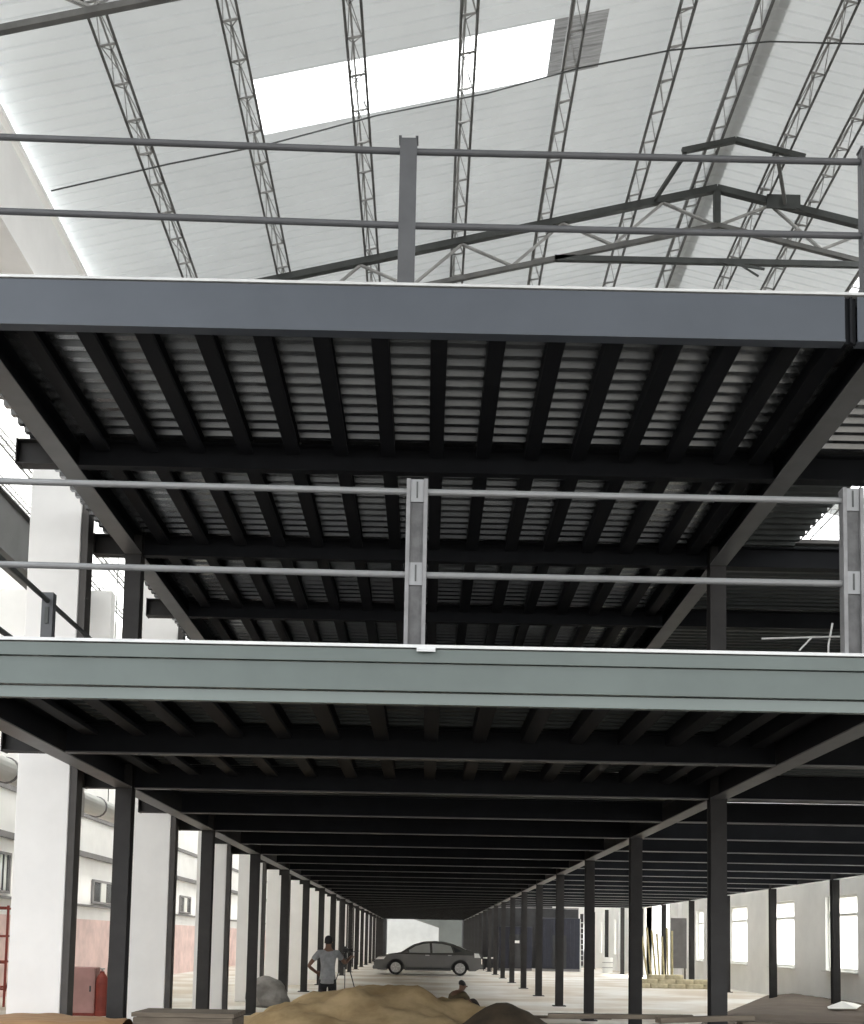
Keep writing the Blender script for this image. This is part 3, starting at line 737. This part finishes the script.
# ================================================================== CAR
def car():
    e = empty('sedan_car', (.20, 59.0, 0)); e.scale = (1.09,1.06,1.09); tag(e, 'dark grey four door sedan parked side on at the end of the hall', 'car')
    # silhouette: x along the car (front at -), z up
    prof = [(-2.36,.30),(-2.38,.48),(-2.34,.66),(-2.20,.78),(-1.75,.88),(-1.22,.96),(-.62,1.33),(-.20,1.46),(.30,1.49),(.75,1.46),(1.20,1.33),(1.72,1.10),(2.05,1.05),(2.26,1.00),(2.34,.85),(2.36,.55),(2.30,.32)]
    def width(z): return .86 if z < .9 else .86-(z-.9)*.42
    WF, WR, R = -1.42, 1.42, .325
    # body side with wheel arches cut from the lower edge
    low = []
    for cx in (WR, WF):
        a = [(cx+.40*math.cos(t), .30+.40*math.sin(t)) for t in [math.pi*i/10 for i in range(11)]]
        low += [(cx+.40,.20)] + a + [(cx-.40,.20)]
    outline = prof + [(2.1,.21)] + low + [(-2.2,.21)]
    bm = bmesh.new()
    ys = (-1,-.9,.9,1)
    rings = []
    for s in ys:
        rings.append([bm.verts.new((x, s*.86 if abs(s)==1 else s/.9*.81, z if abs(s)==1 else z+(.02 if z>.6 else 0))) for x, z in outline])
    n = len(outline)
    for a, b in zip(rings, rings[1:]):
        for i in range(n): bm.faces.new((a[i],a[(i+1)%n],b[(i+1)%n],b[i]))
    bm.faces.new(rings[0]); bm.faces.new(rings[-1][::-1])
    for zc in (.9, 1.2): bmesh.ops.bisect_plane(bm, geom=bm.verts[:]+bm.edges[:]+bm.faces[:], plane_co=(0,0,zc), plane_no=(0,0,1), dist=1e-5)
    for v in bm.verts:
        if v.co.z > .9: v.co.y *= width(v.co.z)/.86
    bmesh.ops.recalc_face_normals(bm, faces=bm.faces); bmesh.ops.triangulate(bm, faces=[f for f in bm.faces if len(f.verts) > 4])
    me = bpy.data.meshes.new('body'); bm.to_mesh(me); bm.free(); me.materials.append(M['carpaint'])
    o = bpy.data.objects.new('body', me); COL.objects.link(o); o.parent = e
    for cx in (WF, WR): MB().box(cx-.42,cx+.42,-.62,.62,.24,.74).build('wheel_well', M['black'], e)
    # side windows
    def pane(name, pts, s, mm, off=.012):
        m = MB(); vs = [(x, s*(width(z)+off), z) for x,z in pts] + [(x, s*(width(z)-.01), z) for x,z in pts]; k = len(pts)
        m.add(vs, [tuple(range(k)), tuple(range(2*k-1,k-1,-1))]+[(i,(i+1)%k,k+(i+1)%k,k+i) for i in range(k)])
        return m.build(name, mm, e)
    for s in (-1,1):
        pane('side_window', [(-1.02,.98),(-.55,1.27),(-.20,1.37),(.06,1.40),(.10,.98)], s, M['glass'])
        pane('side_window', [(.20,.98),(.17,1.405),(.60,1.385),(1.0,1.30),(1.12,1.0)], s, M['glass'])
        pane('quarter_window', [(1.20,1.02),(1.10,1.26),(1.50,1.08)], s, M['darkglass'])
        pane('door_seam', [(.135,.34),(.135,.97),(.15,.97),(.15,.34)], s, M['black'], .006)
        pane('sill_trim', [(-.98,.26),(-.98,.33),(.98,.33),(.98,.26)], s, M['black'], .01)
        pane('door_handle', [(-.12,.86),(-.12,.895),(.06,.895),(.06,.86)], s, M['alloy'], .03)
        pane('door_handle', [(.88,.87),(.88,.905),(1.04,.905),(1.04,.87)], s, M['alloy'], .03)
        MB().box(-1.02,-.84, s*.93-.07, s*.93+.07, .98, 1.08).build('wing_mirror', M['carpaint'], e, bevel=.02)
        pane('headlamp', [(-2.33,.66),(-2.20,.77),(-1.86,.80),(-1.95,.68)], s, M['lampglass'], .012)
        pane('tail_lamp', [(2.06,.80),(2.04,1.0),(2.24,.98),(2.32,.80)], s, M['lampglass'], .04)
    def cross(name, a, b, w, mm):
        m = MB(); (x0,z0),(x1,z1) = a, b; d = Vector((x1-x0,0,z1-z0)).normalized(); nrm = Vector((-d.z,0,d.x))
        if nrm.z < 0: nrm = -nrm
        vs = []
        for o2 in (.03,.0):
            for (x,z),ww in ((a,w[0]),(b,w[1])):
                for s in (-1,1): vs.append((x+nrm.x*o2, s*ww, z+nrm.z*o2))
        m.add(vs, [(0,1,3,2),(4,6,7,5),(0,2,6,4),(1,5,7,3),(0,4,5,1),(2,3,7,6)]); return m.build(name, mm, e)
    cross('windscreen', (-1.16,1.0), (-.62,1.335), (.70,.60), M['glass'])
    cross('rear_window', (1.24,1.32), (1.68,1.12), (.58,.66), M['glass'])
    MB().box(-2.41,-2.36,-.55,.55,.42,.60).build('grille', M['black'], e)
    MB().box(-2.44,-2.2,-.80,.80,.24,.40).build('bumper', M['carpaint'], e, bevel=.04)
    MB().box(2.24,2.42,-.80,.80,.30,.52).build('bumper', M['carpaint'], e, bevel=.04)
    for cx in (WF, WR):
        for s in (-1,1):
            y0 = s*.66; y1 = s*.85
            w = MB().tube((cx,y0,R+.002),(cx,y1,R+.002),R,28).build('wheel', M['tyre'], e)
            r = MB().tube((cx,y1-s*.02,R),(cx,y1+s*.012,R),.225,24)
            r.build('rim', M['alloy'], w)
            sp = MB()
            for j in range(5):
                t = 2*math.pi*j/5+.3
                sp.bar((cx+.05*math.cos(t),y1+s*.016,R+.05*math.sin(t)),(cx+.21*math.cos(t),y1+s*.016,R+.21*math.sin(t)),.012,.05,(0,1,0))
            sp.build('spokes', M['lampglass'], w)
    return e
car()

# ================================================================== PEOPLE
def skin_mesh(name, chains, m, parent=None, sub=2):
    """chains: list of (points, radii, parent_index_or_None); points join into one skin surface"""
    vs = []; es = []; rad = []; roots = []
    for pts, rs, link in chains:
        o = len(vs)
        for i, (p, r) in enumerate(zip(pts, rs)):
            vs.append(p); rad.append(r if isinstance(r, tuple) else (r, r))
            if i: es.append((o+i-1, o+i))
        if link is None: roots.append(o)
        else: es.append((link, o))
    me = bpy.data.meshes.new(name); me.from_pydata(vs, es, []); me.update()
    o = bpy.data.objects.new(name, me); COL.objects.link(o)
    if parent: o.parent = parent
    md = o.modifiers.new('skin','SKIN'); md.use_smooth_shade = True
    sk = me.skin_vertices[0].data if me.skin_vertices else None
    if sk is None:
        bm = bmesh.new(); bm.from_mesh(me); bm.verts.layers.skin.verify(); bm.to_mesh(me); bm.free(); sk = me.skin_vertices[0].data
    for i, r in enumerate(rad): sk[i].radius = r; sk[i].use_root = i in roots
    sd = o.modifiers.new('sub','SUBSURF'); sd.levels = sub; sd.render_levels = sub
    me.materials.append(m)
    return o
def V(*a): return Vector(a)
def hand_chains(wrist, d, palm_n, side):
    """five short finger chains rooted inside the palm; d = direction of the hand, palm_n = palm normal"""
    d = Vector(d).normalized(); n = Vector(palm_n).normalized(); w = d.cross(n).normalized()*side
    W = Vector(wrist); ch = []
    for off, L, sp in ((-.030,.062,-.14),(-.010,.075,-.04),(.010,.080,.05),(.030,.070,.14)):
        a = W + d*.06 + w*off
        b = W + d*.09 + w*(off*1.15)
        c = b + (d*.8 + w*sp + n*.45).normalized()*L*.5
        e = c + (d*.45 + n*.9).normalized()*L*.5
        ch.append(([a,b,c,e],[.010,.0095,.009,.008],None))
    a = W + d*.03 + w*-.02; b = W + d*.05 - w*.045; c = b + (d*.7 - w*.35 + n*.4).normalized()*.05
    ch.append(([a,b,c],[.012,.0105,.009],None))
    return ch

def standing_man():
    e = empty('person', (-1.95, 24.6, 0)); e.rotation_euler = (0,0,0)
    tag(e, 'person in grey shirt and black trousers standing hand on hip with back turned', 'person')
    # skeleton, facing +Y (away)
    chains = []
    trunk = [V(0,0,.92),V(0,-.01,1.06),V(0,.0,1.22),V(0,.01,1.36),V(0,.015,1.455),V(0,.025,1.53),V(0,.035,1.60),V(0,.035,1.68)]
    chains.append((trunk,[(.135,.10),(.13,.10),(.145,.10),(.15,.105),(.06,.06),(.06,.06),(.078,.09),(.058,.07)],None))
    # legs from pelvis(0)
    base = len(trunk)
    for s in (-1,1):
        chains.append(([V(s*.09,0,.84),V(s*.105,.015,.50),V(s*.115,-.02,.10),V(s*.125,.06,.045),V(s*.13,.15,.035)],[.085,.058,.042,.04,.034],0))
    # arms from chest (3)
    L = [V(-.19,.0,1.395),V(-.39,-.07,1.12),V(-.23,.06,.985),V(-.19,.11,.96)]
    Rr = [V(.19,.0,1.395),V(.34,.12,1.18),V(.44,.40,1.31),V(.46,.48,1.325)]
    chains.append((L,[.056,.042,.03,(.04,.022)],3)); chains.append((Rr,[.056,.042,.03,(.04,.022)],3))
    chains += hand_chains(L[2], L[3]-L[2], (.7,-.2,-.3), 1) + hand_chains(Rr[2], Rr[3]-Rr[2], (0,.1,-1), -1)
    # nose and ears grow out of the head
    chains.append(([V(0,.09,1.61),V(0,.135,1.598)],[.017,.014],None))
    for s in (-1,1): chains.append(([V(s*.07,.03,1.61),V(s*.088,.025,1.615)],[(.012,.03),(.010,.026)],None))
    skin_mesh('body', chains, M['skin'], e)
    # shirt over trunk with short sleeves
    sh = [([V(0,-.005,.755),V(0,-.005,.79),V(0,-.01,.95),V(0,-.01,1.08),V(0,.0,1.22),V(0,.01,1.36),V(0,.012,1.435)],[(.19,.15),(.19,.15),(.17,.135),(.155,.12),(.165,.12),(.17,.125),(.085,.085)],None),
          ([V(-.19,.0,1.385),V(-.315,-.045,1.225)],[.075,.062],5), ([V(.19,.0,1.385),V(.285,.075,1.255)],[.075,.062],5)]
    skin_mesh('shirt', sh, M['shirt'], e)
    tr = [([V(0,0,.94),V(0,0,.86)],[(.15,.115),(.15,.12)],None)]
    for s in (-1,1): tr.append(([V(s*.095,0,.78),V(s*.108,.012,.50),V(s*.118,-.02,.07)],[.108,.082,.070],1))
    skin_mesh('trousers', tr, M['trousers'], e)
    hr = [([V(0,-.012,1.56),V(0,-.01,1.62),V(0,.02,1.685),V(0,.05,1.705)],[(.072,.05),(.092,.085),(.088,.10),(.06,.065)],None)]
    skin_mesh('hair', hr, M['hair'], e)
    for s in (-1,1):
        skin_mesh('shoe', [([V(s*.118,-.05,.045),V(s*.122,.06,.045),V(s*.13,.17,.035)],[.048,.05,.04],None)], M['shoe'], e)
standing_man()

def tripod():
    e = empty('camera_tripod', (-2.58, 39.5, 0)); tag(e, 'black camera on a spread tripod beyond the standing person', 'tripod')
    for i, a in enumerate((-.5, 1.6, 3.7)):
        t = a; m = MB().tube((.05*math.cos(t),.05*math.sin(t),1.10),(.42*math.cos(t),.42*math.sin(t),.015),.022,8,.014).build('leg', M['black'], e)
        MB().tube((.42*math.cos(t),.42*math.sin(t),0),(.42*math.cos(t),.42*math.sin(t),.03),.024,8).build('foot', M['black'], m)
    MB().tube((0,0,.75),(0,0,1.22),.025,8).build('centre_column', M['black'], e)
    MB().tube((0,0,1.06),(0,0,1.16),.06,12).build('collar', M['black'], e)
    c = MB().box(-.10,.10,-.09,.09,1.225,1.37).build('camera_body', M['black'], e, bevel=.015)
    MB().tube((.10,0,1.30),(.26,0,1.30),.05,14,.058).build('lens', M['black'], c)
    MB().box(-.05,.05,-.05,.05,1.372,1.43).build('viewfinder', M['black'], c, bevel=.01)
    MB().tube((.0,0,1.23),(.46,-.05,1.285),.014,8).build('pan_handle', M['black'], e)
tripod()

def sitting_man():
    e = empty('person', (.62, 26.3, 0)); e.scale = (1.1,1.1,1.1); e.rotation_euler = (0,0,math.radians(-60))
    tag(e, 'person in brown shirt sitting on the ground behind the sand heap', 'person')
    # faces +Y locally, knees drawn up, bent forward
    chains = []
    trunk = [V(0,0,.10),V(0,.0,.22),V(0,.06,.36),V(0,.15,.47),V(0,.20,.535),V(0,.235,.58),V(0,.255,.63),V(0,.265,.70)]
    chains.append((trunk,[(.13,.11),(.13,.105),(.14,.10),(.14,.10),(.055,.055),(.055,.055),(.075,.088),(.055,.066)],None))
    for s in (-1,1):
        chains.append(([V(s*.10,.10,.11),V(s*.15,.42,.36),V(s*.13,.60,.09),V(s*.13,.68,.04),V(s*.13,.76,.035)],[.082,.056,.040,.038,.032],0))
    L = [V(-.18,.16,.48),V(-.30,.30,.30),V(-.20,.50,.28),V(-.17,.56,.26)]
    Rr = [V(.18,.16,.48),V(.31,.28,.28),V(.24,.50,.20),V(.22,.56,.17)]
    chains.append((L,[.055,.042,.03,(.04,.022)],3)); chains.append((Rr,[.055,.042,.03,(.04,.022)],3))
    chains += hand_chains(L[2], L[3]-L[2], (0,.1,-1), 1) + hand_chains(Rr[2], Rr[3]-Rr[2], (0,.1,-1), -1)
    chains.append(([V(0,.335,.635),V(0,.37,.62)],[.017,.014],None))
    for s in (-1,1): chains.append(([V(s*.068,.255,.64),V(s*.086,.25,.645)],[(.012,.03),(.010,.026)],None))
    skin_mesh('body', chains, M['skin'], e)
    sh = [([V(0,-.01,.12),V(0,.0,.22),V(0,.06,.36),V(0,.15,.47),V(0,.185,.52)],[(.15,.13),(.155,.12),(.16,.115),(.16,.115),(.08,.08)],None),
          ([V(-.19,.165,.475),V(-.26,.255,.365)],[.072,.06],3), ([V(.19,.165,.475),V(.265,.235,.36)],[.072,.06],3)]
    skin_mesh('shirt', sh, M['shirt_b'], e)
    tr = [([V(0,.0,.14),V(0,.04,.125)],[(.15,.12),(.15,.12)],None)]
    for s in (-1,1): tr.append(([V(s*.105,.14,.14),V(s*.15,.42,.36),V(s*.132,.585,.12)],[.10,.078,.062],1))
    skin_mesh('trousers', tr, M['trouser_b'], e)
    skin_mesh('hair', [([V(0,.225,.63),V(0,.245,.70),V(0,.28,.725)],[(.086,.075),(.088,.095),(.058,.062)],None)], M['hair'], e)
    for s in (-1,1): skin_mesh('shoe', [([V(s*.13,.60,.05),V(s*.13,.68,.05),V(s*.13,.78,.042)],[.046,.05,.04],None)], M['shoe'], e)
sitting_man()

# ================================================================== FAR RIGHT BACKGROUND
def far_right():
    # dark screen of panels closing the middle of the hall behind the car
    e = empty('dark_screen', (0,74.5,0)); tag(e, 'tall dark grey panel screen closing the hall right of the car', 'screen')
    x = 3.7; i = 0
    while x < 9.4:
        MB().box(x,x+1.13,-.03,.03,.05,3.75).build('panel', M['darkwall'], e)
        MB().box(x+1.135,x+1.165,-.05,.05,0,3.78).build('stile', M['ledge'], e); x += 1.17
    MB().box(3.7,x,-.04,.04,3.76,3.82).build('head_rail', M['ledge'], e)
    # blue site cabins in front of it
    def cabin(x, y, w, h, lab):
        c = empty('blue_cabin', (x,y,0)); tag(c, lab, 'cabin')
        b = MB().box(-w/2,w/2,-.9,.9,.15,h)
        b.build('body', M['blue'], c, bevel=.02)
        m = MB()
        n = int(w/.22)
        for j in range(n): m.box(-w/2+.08+j*.22,-w/2+.16+j*.22,-.93,-.9,.25,h-.1)
        m.build('ribbing', M['blue'], c)
        MB().box(-.4,.4,-.96,-.932,.2,min(h-.25,2.1)).build('door', M['darkwall'], c)
        MB().box(-w/2,w/2,-.85,.85,0,.149).build('skid', M['ledge'], c)
        MB().box(-.06,.2,-.98,-.962,1.6,1.75).build('notice_plate', M['cloth'], c)
    cabin(5.3, 70.5, 1.9, 2.55, 'dark blue ribbed cabin, left one of the pair behind the middle columns')
    cabin(7.9, 71.2, 2.4, 3.1, 'dark blue ribbed cabin, right one of the pair beside the white ladder')
    e = empty('white_ladder', (9.45,70.6,0)); e.rotation_euler = (math.radians(-6),0,0); tag(e, 'white ladder leaning beside the right blue cabin', 'ladder')
    for s in (-1,1): MB().box(s*.27-.035,s*.27+.035,-.03,.03,0,3.1).build('rail', M['frame'], e)
    for j in range(9): MB().box(-.235,.235,-.02,.02,.3+j*.32,.34+j*.32).build('rung', M['frame'], e)
    # yellowish materials stacked by the right wall
    e = empty('notice_board', (10.7,50.6,0)); tag(e, 'dark upright board leaning by the white pilaster among the stacked materials', 'board')
    MB().box(-.33,.33,-.03,.03,.7,2.8).build('panel', M['ledge'], e)
    for s in (-.28,.28): MB().box(s-.03,s+.03,.031,.08,0,2.8).build('leg', M['timber'], e)
    for i in range(7):
        xx = 9.15+.16*i
        o = MB().tube((xx,49.0+.1*(i%2),0.03),(xx+.05*(i-3),49.8,2.0+.12*((i*3)%4)),.045,8).build('bamboo_pole', M['bamboo'], origin=(xx,49,0))
        tag(o, 'upright yellow bamboo pole beside the dark board, %s from the left' % ordw(i+1), 'pole', 'bamboo poles')
    n = 0
    for r, (cnt, z) in enumerate(((5,0),(4,.17),(2,.34))):
        for i in range(cnt):
            n += 1
            bm = bmesh.new(); bmesh.ops.create_cube(bm, size=1)
            bmesh.ops.subdivide_edges(bm, edges=bm.edges[:], cuts=3, use_grid_fill=True)
            for v in bm.verts:
                x_, y_, z_ = v.co; k_ = 1-.75*max(abs(x_),abs(y_))**4*4*.4
                v.co = Vector((x_*.66, y_*.42, z_*.2*max(.35,k_)))
            me = bpy.data.meshes.new('cement_sack'); bm.to_mesh(me); bm.free(); me.materials.append(M['sack'])
            for p in me.polygons: p.use_smooth = True
            o = bpy.data.objects.new('cement_sack', me); COL.objects.link(o)
            o.location = (8.4+.68*i+.3*r, 46.6+.05*r, z+.087); o.rotation_euler = (0,0,random.uniform(-.1,.1))
            tag(o, 'pale cement sack below the bamboo poles, %s row up, %s from the left' % (ORD[r+1], ORD[i+1]), 'sack', 'cement sacks by the right wall')
    for x, lab in ((10.6,'pale grey steel drum right of the white ladder'),):
        d = MB().tube((0,0,0),(0,0,.88),.29,20).build('steel_drum', M['cream']); d.location = (x,69.5,0)
        MB().tube((0,0,.28),(0,0,.31),.305,20).tube((0,0,.57),(0,0,.60),.305,20).build('hoop', M['ledge'], d); tag(d, lab, 'drum')
    # shelf posts right of the car
    for i in range(3):
        o = empty('stacked_stool', (3.35+.42*i*.6+.2, 69+.3*i, 0))
        MB().tube((0,0,.70),(0,0,.75),.16,14).build('seat', M['cloth'], o)
        for a in (0.8,2.37,3.94,5.5): MB().tube((.11*math.cos(a),.11*math.sin(a),.70),(.17*math.cos(a),.17*math.sin(a),0),.014,6).build('leg', M['black'], o)
        tag(o, 'white topped stool behind the tail of the car, %s from the left' % ORD[i+1], 'stool', 'stools behind the car')
far_right()

# outside the far doorway
e = empty('outside_shed', (4.2,128,0)); tag(e, 'green grey shed with sloping awning outside the far doorway', 'shed')
MB().box(-2.6,4.5,0,6,0,4.4).build('wall', M['shed'], e)
MB().prism([(-5.4,3.95),(-2.6,3.05),(-2.6,4.35),(-5.4,4.35)], -.5, 5).build('awning', M['shed'], e)
o = struct(MB().box(-14,14,140,140.4,0,4.6).build('wall_outside', M['outside']), 'white boundary wall outside the far doorway', 'wall')

# ================================================================== LIGHT
w = bpy.data.worlds.new('overcast_sky'); sc.world = w; w.use_nodes = True
nt = w.node_tree; bg = nt.nodes['Background']
tc = nt.nodes.new('ShaderNodeTexCoord'); sep = nt.nodes.new('ShaderNodeSeparateXYZ'); nt.links.new(tc.outputs['Generated'], sep.inputs['Vector'])
cr = nt.nodes.new('ShaderNodeValToRGB'); cr.color_ramp.elements[0].position = 0; cr.color_ramp.elements[0].color = (1.0,1.0,1.0,1)
cr.color_ramp.elements[1].position = .9; cr.color_ramp.elements[1].color = (.84,.92,1.0,1)
nt.links.new(sep.outputs['Z'], cr.inputs['Fac']); nt.links.new(cr.outputs['Color'], bg.inputs['Color'])
bg.inputs['Strength'].default_value = 3.2
sd = bpy.data.lights.new('sun','SUN'); sd.energy = 11.0; sd.angle = math.radians(3); sd.color = (1,.97,.92)
so = bpy.data.objects.new('sun', sd); COL.objects.link(so); so.rotation_euler = (math.radians(14), math.radians(32), 0)

# ================================================================== CAMERA
f, pitch, roll, yaw = 1200., .0878, .0184, .0059
cy_, sy_ = math.cos(yaw), math.sin(yaw); cp, sp = math.cos(pitch), math.sin(pitch)
right = Vector((cy_, -sy_, 0)); fwd0 = Vector((sy_, cy_, 0)); up0 = Vector((0,0,1))
fwd = fwd0*cp + up0*sp; up = up0*cp - fwd0*sp
c, s = math.cos(roll), math.sin(roll)
R2 = right*c + up*s; U2 = up*c - right*s
cam = bpy.data.cameras.new('camera'); co = bpy.data.objects.new('camera', cam); COL.objects.link(co)
mw = Matrix((( R2.x,U2.x,-fwd.x,0),(R2.y,U2.y,-fwd.y,0),(R2.z,U2.z,-fwd.z,1.69),(0,0,0,1)))
co.matrix_world = mw
cam.sensor_fit = 'VERTICAL'; cam.sensor_height = 36; cam.sensor_width = 36*864/1024
cam.lens = f/1024*36
cam.shift_x = (432-433.2)/1024; cam.shift_y = (834.4-512)/1024
cam.clip_start = .05; cam.clip_end = 500
sc.camera = co

vs = sc.view_settings; sc.display_settings.display_device = 'sRGB'
vs.view_transform = 'Standard'; vs.look = 'None'; vs.exposure = 0; vs.gamma = 1; vs.use_curve_mapping = False
sc.cycles.use_denoising = True
sc.cycles.max_bounces = 10; sc.cycles.diffuse_bounces = 6; sc.cycles.transmission_bounces = 6
